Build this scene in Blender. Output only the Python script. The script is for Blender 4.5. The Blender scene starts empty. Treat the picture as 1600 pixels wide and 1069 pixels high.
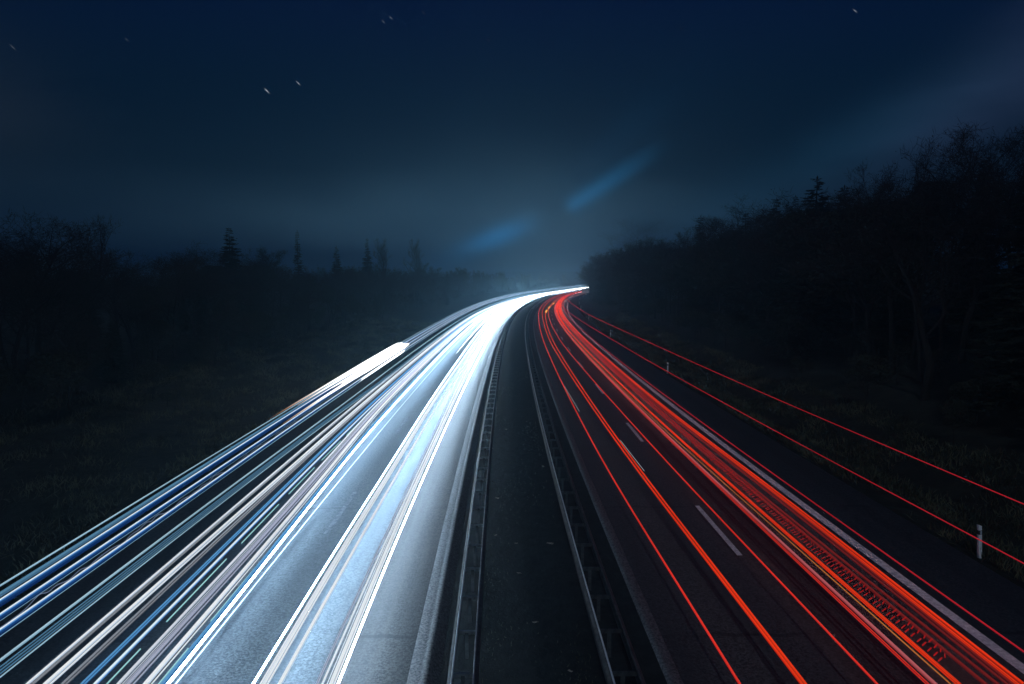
import bpy, math, random
import numpy as np

random.seed(7)
rng = np.random.default_rng(11)
R = math.radians
SC = bpy.context.scene
COL = SC.collection

# ------------------------------------------------------------------ camera
CAM_H = 8.5
PITCH = math.atan(94.5 / (1600 * 24 / 36))
cam_d = bpy.data.cameras.new("camera")
cam_d.lens = 24
cam_d.sensor_width = 36
cam_d.clip_end = 6000
cam_d.clip_start = 0.1
cam = bpy.data.objects.new("camera", cam_d)
cam.location = (0, 0, CAM_H)
cam.rotation_euler = (R(90) - PITCH, 0, 0)
COL.objects.link(cam)
SC.camera = cam

# ------------------------------------------------------------------ view
SC.view_settings.view_transform = 'Standard'
SC.view_settings.look = 'None'
SC.view_settings.exposure = 0
SC.view_settings.gamma = 1
SC.cycles.use_denoising = True
SC.cycles.max_bounces = 6
SC.cycles.volume_bounces = 1
SC.cycles.sample_clamp_indirect = 3.0


# ------------------------------------------------------------------ node helper
class NT:
    def __init__(self, tree):
        self.t = tree
        self.n = tree.nodes
        self.l = tree.links

    def node(self, kind, **kw):
        n = self.n.new(kind)
        for k, v in kw.items():
            setattr(n, k, v)
        return n

    def put(self, sock, v):
        if isinstance(v, bpy.types.NodeSocket):
            self.l.new(v, sock)
        else:
            sock.default_value = v

    def m(self, op, a, b=0.0, c=0.0, clamp=False):
        n = self.node('ShaderNodeMath', operation=op, use_clamp=clamp)
        for i, v in enumerate((a, b, c)):
            if i < len(n.inputs):
                self.put(n.inputs[i], v)
        return n.outputs[0]

    def ss(self, v, lo, hi, a=0.0, b=1.0, kind='SMOOTHSTEP'):
        n = self.node('ShaderNodeMapRange', interpolation_type=kind)
        for i, x in enumerate((v, lo, hi, a, b)):
            self.put(n.inputs[i], x)
        return n.outputs[0]

    def mix(self, f, a, b, blend='MIX'):
        n = self.node('ShaderNodeMix', data_type='RGBA', blend_type=blend)
        self.put(n.inputs[0], f)
        self.put(n.inputs[6], a)
        self.put(n.inputs[7], b)
        return n.outputs[2]

    def noise(self, vec, scale, detail=3, rough=0.55):
        n = self.node('ShaderNodeTexNoise')
        if vec is not None:
            self.l.new(vec, n.inputs['Vector'])
        n.inputs['Scale'].default_value = scale
        n.inputs['Detail'].default_value = detail
        n.inputs['Roughness'].default_value = rough
        return n.outputs[0]

    def xyz(self, x, y, z):
        n = self.node('ShaderNodeCombineXYZ')
        for i, v in enumerate((x, y, z)):
            self.put(n.inputs[i], v)
        return n.outputs[0]

    def sep(self, v):
        n = self.node('ShaderNodeSeparateXYZ')
        self.l.new(v, n.inputs[0])
        return n.outputs


def rgb(r, g, b):
    return (r, g, b, 1.0)


# ------------------------------------------------------------------ night sky
world = bpy.data.worlds.new("World")
SC.world = world
world.use_nodes = True
W = NT(world.node_tree)
W.n.clear()
tc = W.node('ShaderNodeTexCoord')
dx, dy, dz = W.sep(tc.outputs['Generated'])
az = W.m('MULTIPLY', W.m('ARCTAN2', dx, dy), 57.29578)
el = W.m('MULTIPLY', W.m('ARCSINE', dz), 57.29578)


def gauss(v, c, w):
    u = W.m('DIVIDE', W.m('SUBTRACT', v, c), w)
    return W.m('EXPONENT', W.m('MULTIPLY', W.m('MULTIPLY', u, u), -1.0))


def tilt(a0, e0, ang):
    """axes along / across a streak through (a0, e0) rising at ang degrees"""
    c, s = math.cos(R(ang)), math.sin(R(ang))
    u, v = W.m('SUBTRACT', az, a0), W.m('SUBTRACT', el, e0)
    al = W.m('ADD', W.m('MULTIPLY', u, c), W.m('MULTIPLY', v, s))
    ac = W.m('SUBTRACT', W.m('MULTIPLY', v, c), W.m('MULTIPLY', u, s))
    return al, ac


rampn = W.node('ShaderNodeValToRGB')
W.l.new(W.m('DIVIDE', el, 40.0, clamp=True), rampn.inputs[0])
cr = rampn.color_ramp
cr.elements[0].position = 0.0
cr.elements[0].color = rgb(.016, .036, .054)
cr.elements[1].position = 1.0
cr.elements[1].color = rgb(.0008, .0030, .028)
for p, c in ((.10, (.0085, .0230, .037)), (.22, (.0016, .0092, .0175)), (.36, (.0008, .0082, .0220)),
             (.52, (.0007, .0062, .0300))):
    e = cr.elements.new(p)
    e.color = rgb(*c)
sky = rampn.outputs[0]


def add(sky, f, col):
    s = W.node('ShaderNodeVectorMath', operation='SCALE')
    s.inputs[0].default_value = col[:3]
    W.put(s.inputs['Scale'], f)
    a = W.node('ShaderNodeVectorMath', operation='ADD')
    W.l.new(sky, a.inputs[0])
    W.l.new(s.outputs[0], a.inputs[1])
    return a.outputs[0]


n_soft = W.noise(W.xyz(W.m('MULTIPLY', az, .06), W.m('MULTIPLY', el, .16), 0.0), 1.0, 4)
n_soft = W.ss(n_soft, .3, .7, .6, 1.35)
# pale misty glow over the road, low above the trees
glow = W.m('MULTIPLY', gauss(az, -5.0, 19.0), gauss(el, 1.5, 5.6))
sky = add(sky, W.m('MULTIPLY', glow, n_soft), (.058, .136, .200))
# grey cloud at the left edge, violet one climbing at the right edge
sky = add(sky, W.m('MULTIPLY', W.m('MULTIPLY', gauss(az, -40.0, 8.0), gauss(el, 11.0, 5.5)), n_soft), (.008, .009, .011))
al, ac = tilt(36.0, 15.0, 33.0)
sky = add(sky, W.m('MULTIPLY', W.m('MULTIPLY', gauss(ac, -1.2, 3.0), W.ss(al, -22.0, 6.0)), n_soft), (.017, .022, .048))
al, ac = tilt(22.0, 8.0, 24.0)
sky = add(sky, W.m('MULTIPLY', W.m('MULTIPLY', gauss(ac, 0.0, 2.2), gauss(al, 0.0, 14.0)), n_soft), (.005, .024, .046))
# two blue cloud streaks
al, ac = tilt(5.6, 6.6, 32.0)
f = W.m('MULTIPLY', gauss(ac, 0.0, .68), W.m('MULTIPLY', W.ss(al, -1.7, -.5), W.ss(al, 9.0, -.8)))
sky = add(sky, f, (.003, .110, .270))
al, ac = tilt(-2.0, 3.2, 23.0)
f = W.m('MULTIPLY', W.m('MULTIPLY', gauss(ac, 0.0, .85), gauss(al, 0.0, 4.6)), W.ss(al, 6.0, .5))
sky = add(sky, f, (.004, .36, .95))
al, ac = tilt(7.5, 10.4, 38.0)
f = W.m('MULTIPLY', gauss(ac, 0.0, 1.4), gauss(al, 0.0, 6.0))
sky = add(sky, f, (.0005, .006, .016))
# a few stars, drawn out by the long exposure
for px_, py_, ln_, br_ in ((417, 142, .17, 1.0), (466, 130, .16, .62), (599, 34, .13, .16), (611, 28, .13, .20), (763, 63, .12, .12),
                           (1336, 17, .14, .38), (20, 74, .16, .14), (198, 62, .12, .10), (662, 20, .13, .10), (1064, 44, .10, .07)):
    u_ = (px_ - 800) / (1600 * 24 / 36)
    v_ = -(py_ - 534.5) / (1600 * 24 / 36)
    d_ = (u_, math.cos(PITCH) + v_ * math.sin(PITCH), -math.sin(PITCH) + v_ * math.cos(PITCH))
    a0_ = math.degrees(math.atan2(d_[0], d_[1]))
    e0_ = math.degrees(math.atan2(d_[2], math.hypot(d_[0], d_[1])))
    al, ac = tilt(a0_, e0_, -42.0)
    sky = add(sky, W.m('MULTIPLY', gauss(al, 0.0, ln_), gauss(ac, 0.0, .032)), (.62 * br_, .70 * br_, .78 * br_))
# below the horizon: black earth
sky = W.mix(W.ss(el, -3.0, -.5), rgb(.002, .003, .004), sky)
bg = W.node('ShaderNodeBackground')
W.l.new(sky, bg.inputs[0])
bg.inputs[1].default_value = 1.0
wo = W.node('ShaderNodeOutputWorld')
W.l.new(bg.outputs[0], wo.inputs[0])

# ------------------------------------------------------------------ faint moonlight from behind the bridge: unseen source added to lift posts and dashes
sun_d = bpy.data.lights.new("night_fill", 'SUN')
sun_d.energy = 0.40
sun_d.angle = R(0.5)
sun_d.color = (.72, .86, 1.0)
sun = bpy.data.objects.new("night_fill", sun_d)
sun.rotation_euler = (R(50), 0, R(-8))
COL.objects.link(sun)

# ------------------------------------------------------------------ road alignment
KS = np.array([0, 60, 110, 160, 210, 270, 350, 450, 600, 900.])
KV = np.array([0.6456, 0.3273, 0.5553, 0.7478, 0.3743, 0.4546, 0.7207, 0.3963, 0.2966, 0.2721]) * 1e-3
ZV = np.array([1.2983, 0.3973, 0.0369, -0.4341, -0.4342, -0.0459, 0.3327, 0.542, 0.5053, 0.4635]) * 1e-4
DS = 2.0
_S = np.arange(0, 1200, DS)
_TH = -0.02846268 + np.cumsum(np.interp(_S, KS, KV)) * DS
_X = 0.22771532 + np.cumsum(np.sin(_TH)) * DS
_Y = np.cumsum(np.cos(_TH)) * DS
_Z = np.cumsum(np.minimum(np.cumsum(np.interp(_S, KS, ZV)) * DS, .03)) * DS
_pre = np.arange(-60, 0, DS)
_X = np.concatenate([_X[0] + _pre * math.sin(_TH[0]), _X])
_Y = np.concatenate([_Y[0] + _pre * math.cos(_TH[0]), _Y])
_Z = np.concatenate([np.zeros(len(_pre)), _Z])
_TH = np.concatenate([np.full(len(_pre), _TH[0]), _TH])
_S = np.concatenate([_pre, _S])


def road_pt(s, o, z):
    """points at distance s along the road, o metres right of the middle, z above the road"""
    s = np.asarray(s, float)
    th = np.interp(s, _S, _TH)
    return np.stack([np.interp(s, _S, _X) + o * np.cos(th), np.interp(s, _S, _Y) - o * np.sin(th),
                     np.interp(s, _S, _Z) + z], -1)


def to_so(x, y):
    x = np.asarray(x, float).ravel()
    y = np.asarray(y, float).ravel()
    so = np.empty((len(x), 2))
    for a in range(0, len(x), 4000):
        b = slice(a, a + 4000)
        d = (x[b, None] - _X) ** 2 + (y[b, None] - _Y) ** 2
        j = d.argmin(1)
        ux, uy = x[b] - _X[j], y[b] - _Y[j]
        th = _TH[j]
        so[b, 0] = _S[j] + ux * np.sin(th) + uy * np.cos(th)
        so[b, 1] = ux * np.cos(th) - uy * np.sin(th)
    return so[:, 0], so[:, 1]


_c, _s = math.cos(PITCH), math.sin(PITCH)
FPX = 1600 * 24 / 36


def survey(px, py, z):
    """where a thing seen at (px, py) of the 1600 px photograph and z above the road stands: (s, o)"""
    u, v = (px - 800) / FPX, -(py - 534.5) / FPX
    d = np.array([u, _c + v * _s, -_s + v * _c])
    zr = 0.0
    s = o = 0.0
    for _ in range(12):
        t = (zr + z - CAM_H) / min(d[2], -1e-4)
        p = d * min(t, 1100)
        ss_, oo_ = to_so([p[0]], [p[1]])
        s, o = float(ss_[0]), float(oo_[0])
        zr = .5 * zr + .5 * float(np.interp(s, _S, _Z))
    return s, o


# ------------------------------------------------------------------ mesh helpers
def mesh_np(name, V, Fq, mats, parent=None, uv=None, midx=None, smooth=False, tris=False):
    V = np.asarray(V, float)
    Fq = np.asarray(Fq, int)
    me = bpy.data.meshes.new(name)
    k = Fq.shape[1]
    me.vertices.add(len(V))
    me.vertices.foreach_set('co', V.ravel())
    me.loops.add(Fq.size)
    me.loops.foreach_set('vertex_index', Fq.ravel())
    me.polygons.add(len(Fq))
    me.polygons.foreach_set('loop_start', np.arange(0, Fq.size, k))
    if midx is not None:
        me.polygons.foreach_set('material_index', np.asarray(midx, int))
    if smooth:
        me.polygons.foreach_set('use_smooth', np.ones(len(Fq), bool))
    for m in (mats if isinstance(mats, (list, tuple)) else [mats]):
        me.materials.append(m)
    if uv is not None:
        ul = me.uv_layers.new(name='UVMap')
        ul.data.foreach_set('uv', np.asarray(uv, float)[Fq.ravel()].ravel())
    me.update()
    me.validate()
    return link(name, me, parent)


def link(name, me, parent=None):
    o = bpy.data.objects.new(name, me)
    COL.objects.link(o)
    if parent is not None:
        o.parent = parent
    return o


def mesh(name, verts, faces, mat, parent=None, smooth=False):
    me = bpy.data.meshes.new(name)
    me.from_pydata([tuple(map(float, v)) for v in verts], [], [tuple(f) for f in faces])
    me.materials.append(mat)
    if smooth:
        for p in me.polygons:
            p.use_smooth = True
    me.update()
    return link(name, me, parent)


def tag(o, label=None, cat=None, group=None, kind=None):
    if label:
        o['label'] = label
    if cat:
        o['category'] = cat
    if group:
        o['group'] = group
    if kind:
        o['kind'] = kind
    return o


def empty(name, loc, rz=0.0):
    o = bpy.data.objects.new(name, None)
    o.empty_display_size = .3
    o.location = loc
    o.rotation_euler = (0, 0, rz)
    COL.objects.link(o)
    return o


def copy_tree(o, parent=None):
    c = o.copy()
    COL.objects.link(c)
    if parent is not None:
        c.parent = parent
    for ch in list(o.children):
        copy_tree(ch, c)
    return c


class MB:
    def __init__(self):
        self.v, self.f = [], []

    def box(self, x0, x1, y0, y1, z0, z1):
        b = len(self.v)
        self.v += [(x, y, z) for z in (z0, z1) for y in (y0, y1) for x in (x0, x1)]
        self.f += [[b + i for i in q] for q in
                   ((0, 2, 3, 1), (4, 5, 7, 6), (0, 1, 5, 4), (2, 6, 7, 3), (0, 4, 6, 2), (1, 3, 7, 5))]
        return self

    def tube(self, pts, rads, n=6, cap=True):
        pts = [np.array(p, float) for p in pts]
        base = len(self.v)
        for i, p in enumerate(pts):
            d = pts[min(i + 1, len(pts) - 1)] - pts[max(i - 1, 0)]
            d = d / (np.linalg.norm(d) + 1e-9)
            a = np.cross(d, (0, 0, 1.0)) if abs(d[2]) < .9 else np.cross(d, (1.0, 0, 0))
            a /= np.linalg.norm(a)
            b = np.cross(d, a)
            for k in range(n):
                t = 2 * math.pi * k / n
                self.v.append(tuple(p + rads[i] * (math.cos(t) * a + math.sin(t) * b)))
        for i in range(len(pts) - 1):
            for k in range(n):
                k2 = (k + 1) % n
                self.f.append([base + i * n + k, base + i * n + k2, base + (i + 1) * n + k2, base + (i + 1) * n + k])
        if cap:
            self.f.append([base + k for k in range(n)][::-1])
            self.f.append([base + (len(pts) - 1) * n + k for k in range(n)])
        return self

    def build(self, name, mat, parent=None, smooth=False):
        return mesh(name, self.v, self.f, mat, parent, smooth)


def strip(name, prof, ss, mat, parent=None, closed=False, smooth=False):
    """sweep a cross-section [(o, z)...] along the road; UV = (offset, s) in metres"""
    ss = np.asarray(ss, float)
    n = len(prof)
    V = np.concatenate([road_pt(ss, np.full(len(ss), o), z) for o, z in prof])
    m = len(ss)
    uv = np.concatenate([np.stack([np.full(m, o), ss], -1) for o, z in prof])
    F = []
    for a in range(n if closed else n - 1):
        b = (a + 1) % n
        i = np.arange(m - 1)
        F.append(np.stack([a * m + i, b * m + i, b * m + i + 1, a * m + i + 1], -1))
    F = np.concatenate(F)
    return mesh_np(name, V, F, mat, parent, uv=uv, smooth=smooth)


# ------------------------------------------------------------------ materials
def new_mat(name):
    m = bpy.data.materials.new(name)
    m.use_nodes = True
    t = NT(m.node_tree)
    b = t.n['Principled BSDF']
    return m, t, b


def asphalt():
    m, t, b = new_mat("asphalt")
    uvn = t.node('ShaderNodeUVMap')
    u, v, _ = t.sep(uvn.outputs[0])
    geo = t.node('ShaderNodeTexCoord').outputs['Object']
    grain = t.noise(geo, 15.0, 4, .8)
    patch = t.noise(t.xyz(t.m('MULTIPLY', u, .9), t.m('MULTIPLY', v, .10), 0.0), 1.0, 4, .6)
    streak = t.noise(t.xyz(t.m('MULTIPLY', u, 5.0), t.m('MULTIPLY', v, .03), 3.0), 1.0, 3, .6)
    col = t.mix(t.ss(grain, .36, .66), rgb(.009, .010, .011), rgb(.120, .122, .126))
    col = t.mix(t.m('MULTIPLY', t.ss(patch, .35, .65), .45), col, rgb(.045, .046, .050))
    col = t.mix(t.m('MULTIPLY', t.ss(streak, .45, .75), .35), col, rgb(.105, .105, .105))
    wheel = t.m('SINE', t.m('MULTIPLY', u, 3.4))
    col = t.mix(t.ss(wheel, .1, .9, 0.0, .30), col, rgb(.030, .030, .033))
    # transverse seams and a lengthwise paving joint
    fr = t.m('FRACT', t.m('DIVIDE', t.m('ADD', v, t.m('MULTIPLY', t.noise(geo, .8, 2), .5)), 9.3))
    seam = t.m('MULTIPLY', t.ss(t.m('ABSOLUTE', t.m('SUBTRACT', fr, .5)), .004, .010, 1.0, 0.0),
               t.ss(t.noise(geo, .35, 2), .45, .58))
    col = t.mix(t.m('MULTIPLY', seam, .7), col, rgb(.012, .012, .013))
    t.l.new(col, b.inputs['Base Color'])
    b.inputs['Roughness'].default_value = .62
    b.inputs['Specular IOR Level'].default_value = .45
    bp = t.node('ShaderNodeBump')
    bp.inputs['Strength'].default_value = .8
    bp.inputs['Distance'].default_value = .02
    t.l.new(t.m('ADD', grain, t.m('MULTIPLY', patch, .6)), bp.inputs['Height'])
    t.l.new(bp.outputs[0], b.inputs['Normal'])
    return m


def noisy(name, c1, c2, scale, rough=.85, bump=.4, metallic=0.0, spec=.4, dist=.02):
    m, t, b = new_mat(name)
    geo = t.node('ShaderNodeTexCoord').outputs['Object']
    n = t.noise(geo, scale, 5, .65)
    t.l.new(t.mix(t.ss(n, .32, .68), rgb(*c1), rgb(*c2)), b.inputs['Base Color'])
    b.inputs['Roughness'].default_value = rough
    b.inputs['Metallic'].default_value = metallic
    b.inputs['Specular IOR Level'].default_value = spec
    if bump:
        bp = t.node('ShaderNodeBump')
        bp.inputs['Strength'].default_value = bump
        bp.inputs['Distance'].default_value = dist
        t.l.new(n, bp.inputs['Height'])
        t.l.new(bp.outputs[0], b.inputs['Normal'])
    return m


M = {
    'asphalt': asphalt(),
    'paint': noisy("road_paint", (.50, .51, .52), (.84, .85, .86), 9.0, .7, .2),
    'glare_grey_paint': noisy("glare_grey_road_paint", (.05, .05, .055), (.20, .20, .21), 6.0, .8, .2),  # white paint greyed: its darkness against road glare is put into the colour
    'concrete': noisy("channel_concrete", (.05, .05, .052), (.22, .22, .225), 16.0, .9, .6),
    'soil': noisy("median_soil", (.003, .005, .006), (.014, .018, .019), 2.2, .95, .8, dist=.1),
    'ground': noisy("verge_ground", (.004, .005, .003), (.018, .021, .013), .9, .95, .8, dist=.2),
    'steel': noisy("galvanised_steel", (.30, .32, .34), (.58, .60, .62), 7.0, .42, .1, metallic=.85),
    'dark_steel': noisy("darkened_steel", (.05, .055, .06), (.12, .125, .13), 6.0, .6, .1, metallic=.6),  # darker copy of the steel: shade on rails and right spacers, in the colour
    'lip_highlight': noisy("steel_edge_highlight", (.78, .80, .82), (.92, .93, .95), 5.0, .38, .02, metallic=.25),  # far paler than the rail: the highlight line is put into the colour
    'white_plastic': noisy("post_white", (.84, .86, .88), (.92, .93, .94), 5.0, .5, .05),
    'black_plastic': noisy("post_black", (.012, .012, .013), (.03, .03, .032), 5.0, .5, .05),
    'reflector': noisy("reflector", (.55, .65, .75), (.8, .88, .95), 60.0, .2, .1, metallic=.3),
    'sign_white': noisy("sign_white", (.74, .75, .76), (.84, .84, .84), 2.0, .45, .0),
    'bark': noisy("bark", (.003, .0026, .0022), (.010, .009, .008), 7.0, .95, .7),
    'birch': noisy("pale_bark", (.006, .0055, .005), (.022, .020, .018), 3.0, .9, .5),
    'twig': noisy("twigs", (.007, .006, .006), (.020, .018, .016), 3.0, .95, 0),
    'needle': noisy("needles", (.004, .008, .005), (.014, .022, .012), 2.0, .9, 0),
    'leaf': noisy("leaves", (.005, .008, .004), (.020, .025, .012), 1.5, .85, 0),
    'grass': noisy("grass_blades", (.006, .009, .004), (.115, .120, .070), .5, .9, 0),
    'litter': noisy("dead_leaf", (.16, .13, .09), (.40, .36, .30), 14.0, .8, 0),
}

# ------------------------------------------------------------------ ground and roads
L_IN, L_OUT, L_LANE, L_EDGE = -1.81, -12.9, -6.02, -10.15
R_IN, R_OUT, R_LANE, R_EDGE = 3.72, 14.33, 7.29, 11.35
SR = np.concatenate([np.arange(-50, 120, 2.0), np.arange(120, 400, 4.0), np.arange(400, 1180, 10.0)])

VL = ([-400, -120, -60, -45, -34, -27, -21, -17.5, -15, -13.2], [9, 7, 4.5, 3.2, 1.7, .7, .25, -.35, -.25, -.14])
VR = ([14.6, 16, 17.8, 20.5, 24, 29, 37, 50, 80, 150, 400], [-.14, -.3, -.75, -.1, .8, 2.2, 4.6, 7.0, 9.0, 10, 10])


def ground_h(s, o):
    h = np.where(o < 0, np.interp(o, VL[0], VL[1]), np.interp(o, VR[0], VR[1]))
    h = np.where((o > -13.2) & (o < 14.6), -.14, h)
    amp = np.clip((np.abs(o - .7) - 14.2) / 6, 0, 1)
    n = (np.sin(s * .31 + o * .7) * np.sin(o * .43 - s * .17) * .16 + np.sin(s * .93 + 1.3 * o) * np.sin(1.1 * o - .5 * s) * .07)
    return h + amp * n + np.interp(s, _S, _Z)


gx = np.concatenate([np.arange(-1400, -130, 60), np.arange(-130, -40, 3.0), np.arange(-40, 60, 1.25), np.arange(60, 220, 4.0), np.arange(220, 1401, 60)])
gy = np.concatenate([np.arange(-100, 0, 8.0), np.arange(0, 120, 1.5), np.arange(120, 420, 4.0), np.arange(420, 1000, 12.0), np.arange(1000, 1501, 50)])
GX, GY = np.meshgrid(gx, gy)
gs, go = to_so(GX, GY)
GZ = ground_h(gs, go)
nx, ny = len(gx), len(gy)
ii, jj = np.meshgrid(np.arange(nx - 1), np.arange(ny - 1))
q = (jj * nx + ii).ravel()
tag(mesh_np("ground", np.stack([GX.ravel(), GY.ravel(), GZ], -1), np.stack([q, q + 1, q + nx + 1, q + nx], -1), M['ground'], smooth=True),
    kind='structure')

tag(strip("left_road", [(L_OUT, -.4), (L_OUT, 0), (L_LANE, .0), (L_IN - .32, 0)], SR, M['asphalt']), kind='structure')
tag(strip("right_road", [(R_IN, 0), (R_LANE, 0), (R_OUT, 0), (R_OUT, -.4)], SR, M['asphalt']), kind='structure')
tag(strip("median_ground", [(-1.44, .005), (-1.0, .03), (-.2, .10), (1.0, .12), (2.2, .05), (3.44, .005)], SR, M['soil'], smooth=True), kind='structure')
tag(strip("left_channel", [(L_IN - .33, -.2), (L_IN - .33, .006), (L_IN - .10, -.02), (L_IN - .02, .02), (L_IN, .10), (L_IN + .10, .105), (L_IN + .13, .08), (L_IN + .37, -.1)], SR, M['concrete']), kind='structure')
tag(strip("right_channel", [(3.30, -.1), (3.42, .05), (3.46, .06), (3.54, .06), (3.60, .006), (R_IN + .01, .006), (R_IN + .01, -.2)], SR, M['concrete']), kind='structure')


def edge_line(name, o, w, mat):
    tag(strip(name, [(o - w / 2, .005), (o + w / 2, .005)], SR, mat), kind='structure')


edge_line("right_edge_line", R_EDGE, .30, M['paint'])
edge_line("left_edge_line", L_EDGE, .24, M['glare_grey_paint'])
edge_line("left_seam_line", -7.02, .035, M['paint'])


def dashes(name, o, s0, n, mat, ln=4.7, gap=15.0, w=.17):
    V, F = [], []
    for k in range(n):
        ss = np.linspace(s0 + k * gap, s0 + k * gap + ln, 5)
        a, b = road_pt(ss, o - w / 2, .006), road_pt(ss, o + w / 2, .006)
        base = len(V)
        V += list(a) + list(b)
        F += [(base + i, base + 5 + i, base + 6 + i, base + i + 1) for i in range(4)]
    tag(mesh(name, V, F, mat), kind='structure')


sd = survey(1159, 868, 0)[0]
dashes("right_lane_line", R_LANE, sd, 40, M['paint'])
dashes("left_lane_line", L_LANE, survey(620, 678, 0)[0] - 30, 30, M['glare_grey_paint'])

# ------------------------------------------------------------------ guard rails
def rail_profile(o, side, z0=.46):
    """W-beam cross-section, side = +1 bulges to the right"""
    pts = [(0, 0), (.012, .02), (.075, .06), (.08, .10), (.02, .145), (.02, .165), (.08, .21), (.075, .25), (.012, .29), (-.03, .31)]
    front = [(o + side * a, z0 + b) for a, b in pts]
    back = [(o + side * (a - .008), z0 + b + (.004 if i == len(pts) - 1 else 0)) for i, (a, b) in enumerate(pts)]
    return front + back[::-1]


SG = np.concatenate([np.arange(-20, 120, 2.0), np.arange(120, 420, 4.0), np.arange(420, 700, 10.0)])


def guardrail(label, o_a, side_a, o_b, side_b, pitch, dull):
    root = empty("guardrail", road_pt(-20, (o_a + o_b) / 2, 0))
    loc = np.array(root.location)

    def local(ob):
        me = ob.data
        co = np.empty(len(me.vertices) * 3)
        me.vertices.foreach_get('co', co)
        me.vertices.foreach_set('co', (co.reshape(-1, 3) - loc).ravel())
        me.update()

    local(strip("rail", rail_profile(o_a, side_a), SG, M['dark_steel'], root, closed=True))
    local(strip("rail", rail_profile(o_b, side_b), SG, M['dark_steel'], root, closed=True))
    for ra, sa, mt in ((o_a, side_a, 'lip_highlight'), (o_b, side_b, dull)):
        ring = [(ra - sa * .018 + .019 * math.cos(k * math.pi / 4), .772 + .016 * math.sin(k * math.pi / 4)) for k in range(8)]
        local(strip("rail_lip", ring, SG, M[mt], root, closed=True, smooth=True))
    om, wd = (o_a + o_b) / 2, abs(o_b - o_a) - .02
    sp = MB().box(-wd / 2, wd / 2, -.020, .020, .67, .70)
    sp.box(-wd / 2, wd / 2, -.020, -.012, .61, .668)
    po = MB().box(-.05, -.042, -.03, .03, -.3, .655).box(-.042, .03, -.03, -.023, -.3, .655).box(-.042, .03, .023, .03, -.3, .655)
    ms = sp.build("spacer", M[dull], root)
    mp = po.build("post", M['dark_steel'], root)
    s0 = 6.0
    sp_me, po_me = ms.data, mp.data
    tail = {'spacer': MB(), 'post': MB()}
    for k in range(190):
        s = s0 + k * pitch
        th = float(np.interp(s, _S, _TH))
        p = road_pt(s, om, 0) - loc
        if k < 100:
            for me, nm, first in ((sp_me, "spacer", ms), (po_me, "post", mp)):
                ob = first if k == 0 else first.copy()
                if k:
                    COL.objects.link(ob)
                    ob.parent = root
                ob.location = p
                ob.rotation_euler = (0, 0, -th)
        else:
            for nm, src in (('spacer', sp), ('post', po)):
                b = len(tail[nm].v)
                c, sn = math.cos(-th), math.sin(-th)
                tail[nm].v += [(x * c - y * sn + p[0], x * sn + y * c + p[1], z + p[2]) for x, y, z in src.v]
                tail[nm].f += [[b + i for i in f] for f in src.f]
    tag(tail['spacer'].build("spacer", M['steel'], root), kind='stuff')
    tag(tail['post'].build("post", M['dark_steel'], root), kind='stuff')
    tag(root, label, "guardrail", "guardrails along the dark median")
    return root


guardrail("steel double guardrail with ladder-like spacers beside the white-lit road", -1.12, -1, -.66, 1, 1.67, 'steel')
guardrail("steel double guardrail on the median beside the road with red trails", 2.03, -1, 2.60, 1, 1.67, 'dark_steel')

# ------------------------------------------------------------------ delineator posts
def delineator():
    root = empty("delineator_post", (0, 0, 0))
    ring = [(-.06, -.04), (-.02, -.06), (.04, -.045), (.06, 0), (.04, .045), (-.02, .06), (-.06, .04)]

    def prism(z0, z1, k0=1.0, k1=1.0, slant=0.0):
        n = len(ring)
        v = [(x * k0, y * k0, z0) for x, y in ring] + [(x * k1, y * k1, z1 - slant * (x + .06)) for x, y in ring]
        f = [(i, (i + 1) % n, n + (i + 1) % n, n + i) for i in range(n)] + [tuple(range(n))[::-1], tuple(range(n, 2 * n))]
        return v, f

    v, f = prism(-.25, .66, 1.05, 1.0)
    mesh("shaft", v, f, M['white_plastic'], root)
    v, f = prism(.66, .80, .985, .985)
    band = mesh("band", v, f, M['black_plastic'], root)
    b = MB().box(-.025, .025, -.068, -.054, .672, .785)
    b.build("reflector", M['reflector'], band)
    v, f = prism(.80, .97, 1.0, 1.0, .35)
    mesh("cap", v, f, M['white_plastic'], root)
    return root


dl = delineator()
posts = [((1531, 862), "white delineator post nearest the camera on the right verge"),
         ((1043, 581), "second white delineator post from the camera on the right verge"),
         ((953, 525), "third white delineator post from the camera on the right verge"),
         ((920, 499), "fourth white delineator post, short, where the right bend begins"),
         ((907.5, 483), "fifth white delineator post, tiny, below the far sign"),
         ((905, 474.5), "sixth white delineator post, just below the far white sign"),
         ((906, 467.5), "farthest white delineator post, a speck under the far white sign")]
for k, ((px, py), lab) in enumerate(posts):
    s, o = survey(px, py, 0)
    ob = dl if k == 0 else copy_tree(dl)
    o = min(max(o, 14.75), 15.2)
    th = float(np.interp(s, _S, _TH))
    p = road_pt(s, o, 0)
    p[2] = float(ground_h(np.array([s]), np.array([o]))[0]) + .08
    ob.location = p
    ob.rotation_euler = (R(1.5 if k % 2 else -1), R(-3 if k == 0 else 1), -th)
    tag(ob, lab, "delineator", "delineator posts along the right verge")

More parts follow.
